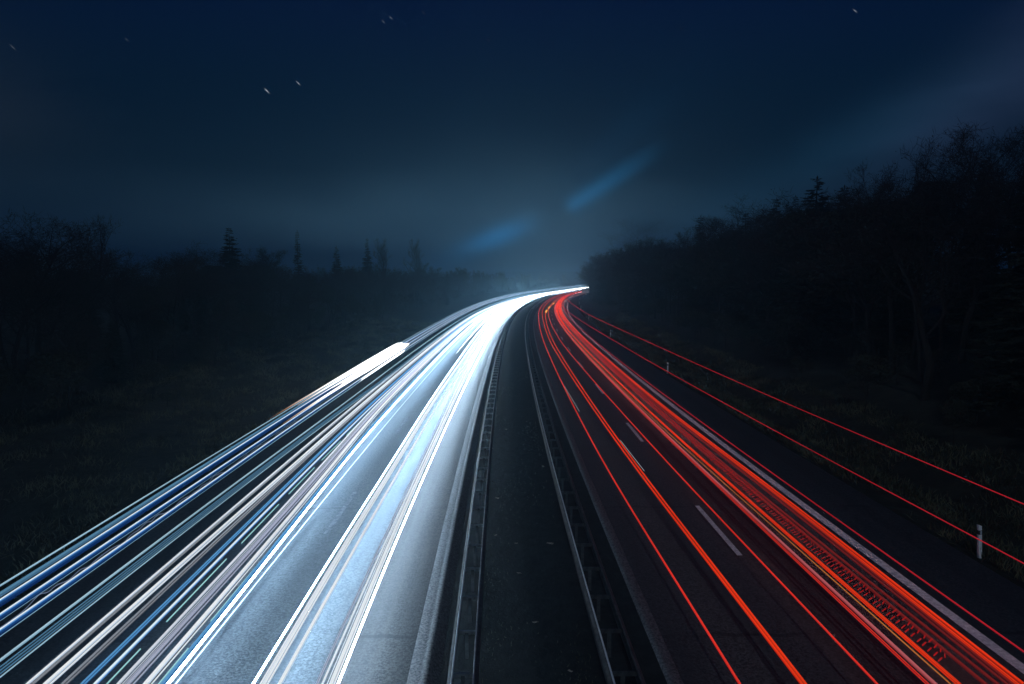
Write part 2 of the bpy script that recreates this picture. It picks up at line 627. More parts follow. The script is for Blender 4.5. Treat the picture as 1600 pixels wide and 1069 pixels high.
# far direction sign on two posts
s_sign, o_sign = 330.0, 16.5
th = float(np.interp(s_sign, _S, _TH))
sg = empty("road_sign", road_pt(s_sign, o_sign, -.3), -th)
pb = MB()
pb.box(-1.75, 1.75, -.03, .03, 2.1, 4.15)
pan = pb.build("panel", M['sign_white'], sg)
fr = MB()
fr.box(-1.8, 1.8, -.02, .05, 4.152, 4.20).box(-1.8, 1.8, -.02, .05, 2.05, 2.098).box(-1.80, -1.752, -.02, .05, 2.1, 4.15).box(1.752, 1.80, -.02, .05, 2.1, 4.15)
fr.build("frame", M['dark_steel'], pan)
for x in (-1.2, 1.2):
    MB().tube([(x, .09, -.5), (x, .09, 4.1)], [.05, .05], 8).build("post", M['steel'], sg)
MB().box(-.45, .35, -.035, -.005, 1.35, 1.85).build("small_plate", M['sign_white'], sg)
tag(sg, "white rectangular sign on posts at the far end of the right verge", "sign")

# ------------------------------------------------------------------ light trails of the passing traffic
def glow_mat(name, core, side, strength=1.0, streak=0.0, bands=9.0, far=0.0, sampled=False, flick=0.0):
    """light drawn along the road: core colour on top, side colour on the flanks, fine lengthwise streaks"""
    m = bpy.data.materials.new(name)
    m.use_nodes = True
    t = NT(m.node_tree)
    t.n.clear()
    uvn = t.node('ShaderNodeUVMap')
    u, v, _ = t.sep(uvn.outputs[0])
    # v = 0.25 on top of the tube
    d = t.m('ABSOLUTE', t.m('SUBTRACT', v, .25))
    col = t.mix(t.ss(d, .09, .25), rgb(*core), rgb(*side))
    k = strength
    if streak:
        n = t.noise(t.xyz(t.m('MULTIPLY', v, bands), t.m('MULTIPLY', u, .004), 0.0), 1.0, 3, .7)
        k = t.m('MULTIPLY', t.ss(n, .35, .65, 1.0 - streak, 1.0), strength)
    if flick:
        n2 = t.noise(t.xyz(t.m('MULTIPLY', u, .12), 0.0, 0.0), 1.0, 2)
        k = t.m('MULTIPLY', t.ss(n2, .3, .7, 1.0 - flick, 1.0), k)
    if far:
        k = t.m('MULTIPLY', t.m('ADD', t.ss(u, 15.0, 150.0, 0.0, far, 'LINEAR'), 1.0), k)
    e = t.node('ShaderNodeEmission')
    t.put(e.inputs[0], col)
    t.put(e.inputs[1], k)
    o = t.node('ShaderNodeOutputMaterial')
    t.l.new(e.outputs[0], o.inputs[0])
    m.cycles.emission_sampling = 'FRONT' if sampled else 'NONE'
    return m


def beam_mat(name, col, strength):
    """underside of a trail made to glow, added to light the road apart from the strand"""
    return glow_mat(name, col, col, strength, sampled=True, far=1.0)


G = {
    'white': glow_mat("headlight_white", (.93, .97, 1.0), (.55, .70, .88), 1.05, .3, 26, far=2.0, flick=.18),
    'soft_white': glow_mat("headlight_soft_white", (.82, .88, .96), (.36, .48, .64), 1.0, .45, 26, far=3.5),
    'lavender': glow_mat("headlight_lavender", (.56, .60, .76), (.22, .28, .44), 1.0, .65, 34, far=4.5),
    'grey': glow_mat("headlight_grey", (.34, .37, .43), (.10, .115, .14), 1.0, .7, 34, far=6.0),
    'dazzle': glow_mat("headlight_dazzle", (1.0, 1.0, 1.0), (.8, .9, 1.0), 7.0, .1, 8, sampled=True),
    'near_dazzle': glow_mat("headlight_near_dazzle", (.93, .97, 1.0), (.85, .93, 1.0), 13.0, .1, 8, sampled=True),
    'near_dazzle_blue': glow_mat("xenon_near_dazzle", (.62, .82, 1.0), (.55, .78, 1.0), 17.0, .1, 8, sampled=True),
    'blue_white': glow_mat("xenon_blue_white", (.80, .92, 1.0), (.07, .26, .64), 1.0, .1, 8, far=1.6),
    'blue': glow_mat("xenon_blue", (.13, .38, .72), (.02, .12, .36), 1.0, .5, 30, far=3.5),
    'deep_blue': glow_mat("truck_blue", (.012, .075, .27), (.004, .025, .12), 1.0, .4, 20, far=.5, flick=.4),
    'pale_cyan': glow_mat("marker_pale_cyan", (.40, .60, .72), (.20, .38, .52), 1.0, 0, far=.4, flick=.3),
    'steel_blue': glow_mat("marker_steel_blue", (.10, .25, .40), (.06, .16, .28), 1.0, .4, 10, far=.6),
    'teal': glow_mat("led_teal", (.36, .66, .66), (.2, .45, .48), 1.0, 0),
    'red': glow_mat("tail_red", (.80, .038, .024), (.42, .012, .013), 1.0, .3, 20, far=.9, flick=.3),
    'thin_red': glow_mat("marker_red", (.42, .014, .024), (.28, .007, .015), 1.0, 0, far=.8, flick=.35),
    'orange': glow_mat("tail_orange", (.96, .050, .011), (.46, .014, .008), 1.0, .45, 30, far=.9, flick=.25),
    'dark_red': glow_mat("tail_dark_red", (.18, .016, .016), (.09, .007, .009), 1.0, .4, 14, far=3.0),
    'pink': glow_mat("tail_pink", (.50, .12, .13), (.30, .04, .05), 1.0, .3, 8, far=.6, flick=.2),
    'amber': glow_mat("indicator_amber", (1.0, .50, .09), (.85, .30, .03), 1.3, 0),
    'yellow': glow_mat("side_marker_yellow", (.50, .19, .04), (.36, .08, .02), 1.0, 0, flick=.5),
    'glint_glow': glow_mat("drawn_glint", (.30, .33, .36), (.2, .22, .25), 1.0, 0),  # emission standing in for light reflected off the road
}
BEAM = {
    'cool': beam_mat("beam_cool", (.56, .78, 1.0), 72.0),
    'blue': beam_mat("beam_blue", (.44, .71, 1.0), 92.0),
    'cool_low': beam_mat("beam_cool_low", (.26, .56, 1.0), 6.0),
    'warm_fill': beam_mat("warm_road_fill", (1.0, .92, .90), .25),  # whitish glow added under red trails to lift asphalt and dashes
    'red_low': beam_mat("beam_red", (1.0, .10, .06), .25),
    'edge': beam_mat("edge_line_fill", (1.0, .50, .52), 15.0),  # pink glow added under the outer red trail to brighten the edge line
}
# blunt white strands of a lorry that was still coming when the shutter closed
bm_ = bpy.data.materials.new("headlamp_burst")
bm_.use_nodes = True
t_ = NT(bm_.node_tree)
t_.n.clear()
u_, v_, _x = t_.sep(t_.node('ShaderNodeUVMap').outputs[0])
ramp_ = t_.node('ShaderNodeValToRGB')
t_.l.new(t_.m('DIVIDE', t_.m('SUBTRACT', u_, 25.0), 34.0, clamp=True), ramp_.inputs[0])
ramp_.color_ramp.elements[0].color = rgb(.06, .035, .03)
ramp_.color_ramp.elements[1].color = rgb(4.5, 4.5, 4.5)
for p_, c_ in ((.07, (.34, .18, .10)), (.16, (.80, .66, .58)), (.27, (1.6, 1.56, 1.52))):
    ramp_.color_ramp.elements.new(p_).color = rgb(*c_)
e_ = t_.node('ShaderNodeEmission')
t_.l.new(ramp_.outputs[0], e_.inputs[0])
o_ = t_.node('ShaderNodeOutputMaterial')
t_.l.new(e_.outputs[0], o_.inputs[0])
bm_.cycles.emission_sampling = 'FRONT'
G['burst'] = bm_


def s_steps(s0, s1):
    a = [s0]
    while a[-1] < s1:
        s = a[-1]
        a.append(s + (1.2 if s < 60 else 2.5 if s < 160 else 4.5))
    a[-1] = s1
    return np.array(a)


PATHS = {}


def path_of(pts, z):
    key = (tuple(pts), z)
    if key not in PATHS:
        so = sorted(survey(x, y, z) for x, y in pts)
        PATHS[key] = (np.array([a for a, b in so]), np.array([b for a, b in so]))
    return PATHS[key]


def path_o(pts, z, ss):
    ps, po = path_of(pts, z)
    fine = np.arange(-60, 1200, 2.0)
    o = np.interp(fine, ps, po)
    k = np.hanning(15)
    o = np.convolve(np.pad(o, 7, mode='edge'), k / k.sum(), 'valid')
    return np.interp(ss, fine, o)


NS = 8
TRAILS = []


def trail(name, label, pts, z, r, mat, beam=None, s0=-18, s1=690, grow=120.0, r_prof=None, dz=0.0, do=0.0,
          group=None, wob=0.0, rmax=.34, cut=None, strands=1):
    ss = s_steps(s0, s1)
    o = path_o(pts, z, ss) + do
    if wob:
        o = o + wob * np.sin(ss * .21 + z * 9) * np.sin(ss * .083)
    zz = np.full(len(ss), z + dz)
    rr = np.minimum(r * (1 + np.maximum(ss, 0) / grow), max(rmax, r)) if r_prof is None else np.interp(ss, *r_prof)
    th = np.interp(ss, _S, _TH)
    if strands > 1:
        # one lamp cluster: several fine strands side by side in one mesh
        parts = []
        for q_ in range(strands):
            f_ = (q_ + .5) / strands * 2 - 1
            core_ = 1.0 if q_ == strands // 2 else 0.0
            rq = rr * (rng.uniform(.12, .30) + .13 * core_) * (4.2 / (strands + 1.2))
            oq = o + f_ * rr * .92 + rng.normal() * rr * .07
            parts.append(tube_data(ss, oq, zz + rr * (.5 * (1 - f_ * f_) + rng.uniform(-.25, .1)), rq, th, beam and core_ > 0, cut))
        off = 0
        VV, FF, UU, MM = [], [], [], []
        for v__, f__, u__, m__ in parts:
            VV.append(v__)
            FF.append(f__ + off)
            UU.append(u__ + np.array([0, .13 * len(VV)]) * 0)
            MM.append(m__)
            off += len(v__)
        data = np.concatenate(VV), np.concatenate(FF), np.concatenate(UU), np.concatenate(MM)
    else:
        data = tube_data(ss, o, zz, rr, th, beam, cut)
    mats = [G[mat]] + ([BEAM[beam]] if beam else [])
    ob = mesh_np(name, data[0], data[1], mats, uv=data[2], midx=data[3], smooth=True)
    tag(ob, label, "light trail", group)
    TRAILS.append(ob)
    return ob


def tube_data(ss, o, zz, rr, th, beam, cut):
    P = road_pt(ss, o, zz)
    ang = np.arange(NS) * 2 * math.pi / NS
    side = np.stack([np.cos(th), -np.sin(th), 0 * th], -1)
    up = np.array([0, 0, 1.0])
    V = P[:, None] + rr[:, None, None] * (np.cos(ang)[None, :, None] * side[:, None] + np.sin(ang)[None, :, None] * up)
    n = len(ss)
    V = V.reshape(-1, 3)
    # one extra vertex column closes the UV seam
    cols = NS + 1
    V2 = np.empty((n, cols, 3))
    V2[:, :NS] = V.reshape(n, NS, 3)
    V2[:, NS] = V2[:, 0]
    uv = np.empty((n, cols, 2))
    uv[..., 0] = ss[:, None]
    uv[..., 1] = (np.arange(cols) / NS)[None]
    F, mi = [], []
    i = np.arange(n - 1)
    if cut is not None:
        i = i[cut(ss[:-1])]
    for k in range(NS):
        F.append(np.stack([i * cols + k, i * cols + k + 1, (i + 1) * cols + k + 1, (i + 1) * cols + k], -1)[:, ::-1])
        mi.append(np.full(len(i), 1 if (beam and k in (5, 6)) else 0))
    return V2.reshape(-1, 3), np.concatenate(F), uv.reshape(-1, 2), np.concatenate(mi)


GW = "white headlight trails on the left road"
GB = "lorry light trails above the left shoulder"
GR = "red tail-light trails on the right road"

# --- left road, fast lane beside the median
R1 = [(496, 1069), (584, 869), (650, 740), (742, 545)]
R4 = [(504, 1069), (590, 869), (653.5, 740), (746, 545)]
R2 = [(519, 1069), (597, 869), (657, 740), (750, 545)]
R3 = [(528, 1069), (607.5, 869), (665, 740), (756, 545)]
M1 = [(395, 1069), (517, 869), (601, 740), (663, 640), (718, 560)]
M2 = [(414, 1069), (528, 869), (610.6, 740), (669, 640), (725, 560)]
M3 = [(436, 1069), (547, 869), (622, 740), (680, 640), (733, 560)]
ZC = .65
trail("white_light_trail", "soft grey-white left flank of the trail bundle nearest the median", R1, ZC, .045, 'lavender', None, strands=2, group=GW)
trail("white_light_trail", "hair-thin white trail inside the bundle nearest the median", R4, ZC + .05, .022, 'white', group=GW)
trail("white_light_trail", "thick bright white core of the trail bundle nearest the median", R2, ZC, .085, 'white', 'cool', strands=4, group=GW)
trail("white_light_trail", "right-hand strand of the bundle nearest the median, closest to the kerb", R3, ZC + .23, .023, 'near_dazzle', 'cool', group=GW)
trail("white_light_trail", "thin white left strand of the middle trail trio in the fast lane", M1, ZC + .15, .021, 'near_dazzle_blue', 'blue', group=GW)
trail("white_light_trail", "thick white core of the middle trail trio in the fast lane", M2, ZC, .090, 'white', 'blue', strands=4, group=GW)
trail("white_light_trail", "single white right strand of the middle trail trio in the fast lane", M3, ZC, .040, 'white', 'blue', group=GW)

# --- left road, slow lane
S1 = [(265, 1069), (423, 869), (448, 840), (536, 722)]
S1b = [(257, 1069), (417, 869), (442, 840), (531, 722)]
S2 = [(250, 1069), (412, 871), (437, 840)]
S3 = [(232, 1069), (402, 869), (431, 840), (592, 640)]
S4 = [(203, 1069), (385, 869), (416, 840), (583, 645)]
S4b = [(189, 1069), (374, 869), (406, 840), (577, 645)]
S5 = [(170, 1068), (300, 931), (359, 869), (386, 839), (502, 719)]
S6 = [(150, 1069), (200, 1019), (348, 869), (375, 840), (576, 640)]
S7 = [(129, 1069), (337, 869), (364, 840), (570, 640)]
S8 = [(103, 1069), (312, 869), (345, 840), (562, 640)]
S9 = [(75, 1069), (294, 869), (334, 840), (557, 640)]
S10 = [(42, 1069), (278, 869), (310, 840), (545.6, 640)]
S10b = [(52, 1069), (285, 869), (316, 840), (549, 640)]
trail("white_light_trail", "sharp blue-white innermost trail of the slow lane, beside the lit asphalt", S1, ZC + .15, .027, 'near_dazzle_blue', 'blue', group=GW)
trail("blue_light_trail", "blue fringe hugging the innermost slow-lane trail", S1b, ZC - .03, .040, 'blue', group=GW)
trail("white_light_trail", "broad brilliant white trail beside the inner dashed teal line", S3, ZC, .105, 'white', 'blue', strands=4, group=GW)
trail("white_light_trail", "lavender-white trail just left of the broad brilliant slow-lane trail", S4, ZC, .085, 'lavender', 'cool_low', strands=4, group=GW)
trail("white_light_trail", "brighter white streaked edge of the lavender slow-lane trail", S4b, ZC, .070, 'soft_white', 'cool_low', strands=3, group=GW)
trail("white_light_trail", "sharp white trail with a blue rim in the middle of the slow lane", S6, ZC + .1, .034, 'blue_white', group=GW)
trail("blue_light_trail", "wide sky-blue trail in the middle of the slow lane", S7, ZC + .1, .065, 'blue', 'cool_low', strands=3, group=GW)
trail("grey_light_trail", "dull grey smeared trail between the blue and the thick white ones", S8, ZC + .1, .075, 'grey', strands=4, group=GW)
trail("white_light_trail", "thick white trail with dark grooves, outer side of the slow lane", S9, ZC + .1, .095, 'white', strands=4, group=GW)
trail("white_light_trail", "thin bright outermost white trail of the slow lane", S10, ZC + .15, .026, 'white', 'cool_low', group=GW)
trail("grey_light_trail", "pale grey companion of the outermost slow-lane trail", S10b, ZC + .1, .042, 'grey', strands=2, group=GW)
for pts, lab in ((S2, "dashed teal hairline trail beside the innermost blue-white trail"),
                 (S5, "dashed teal hairline trail in the dark gap of the slow lane")):
    trail("dashed_light_trail", lab, pts, .5, .0135, 'teal', s0=4, s1=75, grow=60,
          cut=lambda s: (np.arange(len(s)) % 4) != 3, group=GW)

# lamps that only show as one dazzling mass where the road bends
_ss = np.arange(0, 700, 10.0)
_oS, _oR = path_o(S10, ZC, _ss), path_o(R3, ZC, _ss)
for k, (f, s_in, lab) in enumerate(((.30, 120, "outer white strand filling the dazzling bend of the left road"),
                                    (.46, 105, "second white strand filling the dazzling bend of the left road"),
                                    (.60, 70, "middle white strand filling the dazzling bend of the left road"),
                                    (.70, 80, "fourth white strand filling the dazzling bend of the left road"),
                                    (.86, 115, "innermost white strand filling the dazzling bend of the left road"))):
    PATHS[(("mass%d" % k,), ZC)] = (_ss, _oS + (_oR - _oS) * f)
    trail("white_light_trail", lab, ["mass%d" % k], ZC, .05, 'dazzle' if k % 2 == 0 else 'white', None, s0=s_in, s1=690,
          r_prof=([s_in, s_in + 30, 170, 300, 690], [.006, .05, .20, .36, .42]), group=GW)

# --- outer left: lorry lights
T1 = [(0, 1031), (215.6, 869), (300, 805), (523, 642)]
T2 = [(0, 1041), (222, 869), (301, 811), (524, 645), (600, 592)]
trail("pale_light_trail", "single pale cyan-white trail alone on the dark asphalt", T1, 1.3, .024, 'pale_cyan', 'cool_low', grow=90, group=GW)
for k, lab in enumerate(("topmost of the four thin blue trails under the lone pale one",
                         "second of the four thin blue trails under the lone pale one",
                         "third of the four thin blue trails under the lone pale one",
                         "lowest of the four thin blue trails under the lone pale one")):
    trail("blue_light_trail", lab, T2, 1.25, .012, 'pale_cyan' if k == 3 else 'steel_blue', do=.018 + k * .055, dz=-.02 * k, group=GW)

V1 = [(0, 916), (75, 869), (156, 824), (291, 735), (300, 731), (400, 670.6), (632, 532), (700, 490), (750, 472), (800, 460), (840, 452.5)]
V8 = [(0, 993), (176, 869), (300, 780.6), (400, 710), (526, 628), (645, 541), (700, 503)]
vz = [2.9, 2.72, 2.6, 2.48, 2.3, 2.2, 2.05, 1.92]
vy0 = [916, 929, 938, 947, 960, 968, 982.5, 993]
vx869 = [75, 98, 111, 121, 137, 149, 169, 176]
vy300 = [731, 739, 744, 751, 760, 765, 775, 780.6]
vy640 = [527.5, 530, 531.5, 533.5, 536, 538, 541, 544]
vmat = ['pale_cyan', 'steel_blue', 'blue_white', 'deep_blue', 'blue_white', 'pale_cyan', 'blue_white', 'pale_cyan']
vr = [.017, .042, .022, .018, .024, .018, .024, .018]
vlab = ["topmost thin cyan trail of the lorry bundle at the left edge of the frame",
        "banded grey-blue trail second from the top of the lorry bundle",
        "bright blue-rimmed trail third from the top of the lorry bundle",
        "dim deep blue trail in the upper middle of the lorry bundle",
        "blue-rimmed white trail in the middle of the lorry bundle",
        "thin pale trail above the grey squiggles of the lorry bundle",
        "blue-rimmed white trail just below the grey squiggles",
        "lowest thin pale trail of the lorry bundle at the left edge"]
VP = []
for k in range(8):
    pts = [(0, vy0[k]), (vx869[k], 869), (300, vy300[k]), (640, vy640[k])]
    VP.append(pts)
    trail("blue_light_trail" if k in (2, 3, 4, 6) else "pale_light_trail", vlab[k], pts, vz[k], vr[k], vmat[k], grow=200, rmax=.06, group=GB)
for k, (a, lab) in enumerate(((2, "deep blue glow band under the upper lorry trails"), (4, "deep blue glow band in the middle of the lorry trails"),  # opaque glowing bands drawn as the blue halo round the trails
                              (6, "deep blue glow band under the lower lorry trails"))):
    trail("blue_light_trail", lab, VP[a], vz[a], .034, 'deep_blue', dz=-.055, do=.02, rmax=.07, group=GB)

# squiggles left by a shaking lamp
zs = 2.12
ss = np.arange(6, 52, .045)
ps_o = .5 * (path_o(VP[5], vz[5], ss) + path_o(VP[6], vz[6], ss)) + .02
ph = ss * 9.0
wv = .030 * np.sin(ph) * (0.55 + .45 * np.sin(ss * 1.7)) + .05 * np.sin(ss * 2.3) * np.sin(ss * .7)
P = road_pt(ss + .06 * np.sin(ph * .5 + 1), ps_o, 0)
P[:, 2] += zs + wv + .02 * np.sin(ss * 5.1)
b = MB().tube(list(P), [.009] * len(P), 4)
sq = b.build("squiggly_light_trail", G['lavender'])
tag(sq, "faint grey squiggle of a shaking lamp inside the lorry bundle", "light trail", GB)

# blunt, brilliant end of the lorry's headlamps
s_b = survey(642, 538, 2.3)[0]
blab = ["uppermost strand of the brilliant blunt-ended white burst", "second strand from the top of the blunt white burst",
        "upper middle strand of the blunt white burst", "widest middle strand of the blunt white burst",
        "lower middle strand of the blunt white burst", "orange-tailed lower strand of the blunt white burst",
        "lowest strand of the blunt white burst, set apart by a dark gap"]
for k in range(7):
    a = VP[k if k < 6 else 7]
    z = vz[k if k < 6 else 7]
    r1 = [.07, .12, .14, .15, .15, .12, .07][k]
    e0 = s_b - [5.5, 3.6, 2.2, 1.6, 0, -.8, 2.6][k]
    s_start = [25, 29, 26, 30, 27, 33, 28][k]
    trail("white_light_trail", blab[k], a, z, .1, 'burst', None, s0=s_start, s1=e0, dz=.07, do=-.02,
          r_prof=([s_start, s_start + 3, s_start + 9, e0 - 14, e0 - 2.5, e0], [.006, .030, r1 * .55, r1, r1, r1 * .25]), group=GB)

# --- right road, fast lane
Q1 = [(1160, 1069), (989, 802), (949, 735), (850, 535), (842, 500), (842, 488), (848, 476)]
Q2a = [(1256, 1069), (995, 735), (860, 535), (849, 500), (847, 490)]
Q2b = [(1261, 1069), (1000, 735), (865, 535), (853, 500), (852, 490), (858, 481), (866, 474)]
Q3 = [(1372, 1069), (1100, 783), (1053, 735), (1000, 675), (877, 535), (857, 492), (857, 484), (868, 469)]
trail("red_light_trail", "thin red trail nearest the median on the right road", Q1, .8, .026, 'red', 'warm_fill', grow=130, s1=420, group=GR)
trail("orange_light_trail", "orange-red trail, left one of the close pair in the right fast lane", Q2a, .8, .030, 'orange', 'warm_fill', grow=200, s1=330, group=GR)
trail("orange_light_trail", "orange trail, right one of the close pair in the right fast lane", Q2b, .8, .030, 'orange', 'warm_fill', grow=200, s1=330, group=GR)
trail("red_light_trail", "thin red trail running along the dashed lane line", Q3, .8, .022, 'red', 'warm_fill', grow=120, s1=420, group=GR)
ambers = [((852, 489), (853.5, 485)), ((857, 482.5), (860, 479.5)), ((863, 476), (866.5, 473.5))]
for k, (p0, p1) in enumerate(ambers):
    s0_, s1_ = survey(*p0, .8)[0], survey(*p1, .8)[0]
    trail("amber_light_trail", ["nearest of three amber indicator flashes at the far left lane", "middle one of three amber indicator flashes",
                                "farthest of three amber indicator flashes"][k], Q2b, .8, .2, 'amber', s0=s0_, s1=max(s1_, s0_ + 8),
          dz=.05, r_prof=([s0_, s0_ + 3, max(s1_, s0_ + 8) - 2, max(s1_, s0_ + 8)], [.05, .24, .2, .03]), group="amber indicator flashes")

# --- right road, slow lane bundle
K1 = [(1450, 1069), (1300, 931), (1207, 840), (1050, 691)]
K2 = [(1462, 1069), (1300, 921), (1213, 840), (1050, 688)]
K3 = [(1496, 1069), (1300, 896), (1231, 836), (1050, 676)]
K3b = [(1486, 1069), (1300, 904), (1226, 838), (1050, 683)]
K4 = [(1520, 1069), (1300, 881), (1250, 840), (1120, 722)]
K5 = [(1562, 1069), (1306, 869), (1275, 843), (1050, 657)]
K5b = [(1540, 1069), (1300, 872), (1266, 840), (1050, 662)]
K6 = [(1590, 1069), (1343, 869), (1308, 840), (1050, 647)]
K7 = [(1600, 1019), (1390, 869), (1348, 840), (1069, 640)]
ZT = .85
trail("red_light_trail", "innermost red strand of the thick slow-lane bundle", K1, ZT, .040, 'red', 'warm_fill', strands=3, group=GR)
trail("pink_light_trail", "pinkish strand second from the inside of the red slow-lane bundle", K2, ZT, .034, 'pink', group=GR)
trail("orange_light_trail", "thick orange-red strand in the middle of the slow-lane bundle", K3, ZT, .085, 'orange', 'red_low', strands=5, grow=220, group=GR)
trail("yellow_light_trail", "hair-thin yellow trail beside the thick orange strand", K3b, ZT, .012, 'yellow', s1=90, group=GR)
trail("red_light_trail", "faint dark red strand right of the ribbed red band", K5, ZT, .030, 'dark_red', group=GR)
trail("red_light_trail", "faint dark red strand on the edge of the ribbed red band", K5b, ZT, .034, 'dark_red', group=GR)
trail("red_light_trail", "broad red trail hugging the white edge line", K6, ZT, .10, 'orange', 'red_low', strands=4, grow=260, do=-.04, group=GR)
trail("red_light_trail", "broad dull red flank of the trail by the edge line", K6, ZT - .05, .10, 'dark_red', strands=3, do=-.22, group=GR)
trail("red_light_trail", "thin red trail just outside the white edge line", K7, 1.2, .017, 'thin_red', 'edge', grow=110, group=GR)
# pulsed LED tail lamp: a row of slanted strokes
ss = np.arange(11, 64, .19)
oo = path_o(K4, ZT, ss)
V, F = [], []
for s, o in zip(ss, oo):
    s = s + rng.normal() * .025
    o = o + rng.normal() * .012
    wv_ = .04 * math.sin(s * 2.1) + rng.normal() * .03
    for j, (e0, e1, lift_) in enumerate(((-.13, .03, 0.0), (.05, .17 + wv_, .035))):
        a = road_pt([s + .07 * j, s + .07 * j + .13], np.array([o + e0, o + e1]), ZT + lift_)
        base = len(V)
        for p in a:
            V += [p - (.0, .022, 0), p + (0, 0, .014), p + (.0, .022, 0), p - (0, 0, .014)]
        F += [(base + q, base + (q + 1) % 4, base + 4 + (q + 1) % 4, base + 4 + q) for q in range(4)]
ob = mesh("ribbed_light_trail", V, F, G['red'])
tag(ob, "ribbed red band of slanted strokes from a pulsing tail lamp", "light trail", GR)
trail("red_light_trail", "dull red band joining the ribbed strokes", K4, ZT - .06, .045, 'dark_red', s0=45, s1=600, group=GR)
# more tail lamps that run together at the bend
for k, (f, mt, lab) in enumerate(((.22, 'red', "red strand between the inner pink and the thick orange strand, farther up the road"),
                                  (.40, 'orange', "orange strand filling the centre of the far red bend"),
                                  (.62, 'red', "red strand right of centre in the far red bend"),
                                  (.80, 'orange', "orange strand beside the edge line in the far red bend"))):
    ss_ = np.arange(0, 700, 10.0)
    oa, obb = path_o(K1, ZT, ss_), path_o(K6, ZT, ss_)
    s_in = [88, 100, 92, 80][k]
    pts_key = "far%d" % k
    PATHS[((pts_key,), ZT)] = (ss_, oa + (obb - oa) * f)
    trail("red_light_trail" if mt == 'red' else "orange_light_trail", lab, [pts_key], ZT, .05, mt, s0=s_in, s1=690,
          r_prof=([s_in, s_in + 35, 200, 690], [.004, .08, .24, .36]), group=GR)

# --- tall lorry marker lamps over the right shoulder
N1 = [(1600, 787), (1300, 661.5), (1010, 533), (920.4, 492), (889, 470.5)]
N2 = [(1600, 879), (1300, 721.5), (1000, 556.5), (954, 529), (889, 488.5)]
trail("red_light_trail", "uppermost thin red lorry trail crossing the dark right verge", N1, 4.0, .0095, 'thin_red', grow=38, s1=185, group="lorry marker trails over the right verge")
trail("red_light_trail", "lower thin red lorry trail passing the white delineator posts", N2, 2.8, .011, 'thin_red', grow=45, s1=165, group="lorry marker trails over the right verge")
# glowing strips standing in for pale glints reflected in the right fast lane
for k, (p0, p1, lab) in enumerate((((882, 604), (906, 643), "pale short glowing strip drawn as a reflection beside the thin red trail nearest the median"),
                                   ((968, 688), (1008, 736), "pale broken glowing strip drawn as a reflection right of the orange pair"))):
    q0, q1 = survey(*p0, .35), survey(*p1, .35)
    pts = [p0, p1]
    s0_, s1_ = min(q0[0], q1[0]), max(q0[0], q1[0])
    trail("white_light_trail", lab, pts, .35, .011, 'glint_glow', s0=s0_, s1=s1_, wob=.03, group="glowing strips drawn as pale glints on the right road")

# ------------------------------------------------------------------ vegetation
def cards(P, D, L, Wd):
    """small pointed leaf faces: at P along D, length L, width Wd"""
    n = len(P)
    D = D / (np.linalg.norm(D, axis=1, keepdims=True) + 1e-9)
    r = rng.normal(size=(n, 3))
    B = np.cross(D, r)
    B /= np.linalg.norm(B, axis=1, keepdims=True) + 1e-9
    L, Wd = np.broadcast_to(L, n)[:, None], np.broadcast_to(Wd, n)[:, None]
    V = np.stack([P, P + D * L * .5 + B * Wd * .5, P + D * L, P + D * L * .5 - B * Wd * .5], 1).reshape(-1, 3)
    return V, np.arange(4 * n).reshape(n, 4)


def rand_dir(d, spread):
    v = np.array(d) + rng.normal(size=3) * spread
    return v / np.linalg.norm(v)


def grow(h, r0, levels, nkid, lift, spread, slim):
    """branching skeleton: list of (level, points, radii)"""
    out = []

    def go(p, d, ln, r, lv):
        k = 5 if lv == 0 else 4
        pts, rads = [np.array(p)], [r]
        for i in range(k):
            d = rand_dir(d + np.array([0, 0, .05 * lift]), .09 + .05 * lv)
            pts.append(pts[-1] + d * ln / k)
            rads.append(max(r * (1 - (i + 1) / k * .72), .006))
        out.append((lv, pts, rads))
        if lv >= levels:
            return
        n = nkid[lv]
        for j in range(n):
            t = (.32 if lv == 0 else .22) + (.98 - (.32 if lv == 0 else .22)) * (j + rng.random() * .8) / n
            f = t * k
            a = min(int(f), k - 1)
            q_ = pts[a] + (pts[a + 1] - pts[a]) * (f - a)
            az_ = j * 2.4 + rng.random()
            side = np.array([math.cos(az_), math.sin(az_), 0])
            nd = d * (.55 + lift * .4) + side * spread + np.array([0, 0, lift * .35])
            nd = rand_dir(nd, .18)
            l2 = ln * ((.62 - .34 * t) if lv == 0 else (.55 - .2 * t)) * slim * rng.uniform(.8, 1.2)
            go(q_, nd, l2, max(rads[a] * .5, .012), lv + 1)

    go((0, 0, 0), np.array([0, 0, 1.0]), h, r0, 0)
    return out


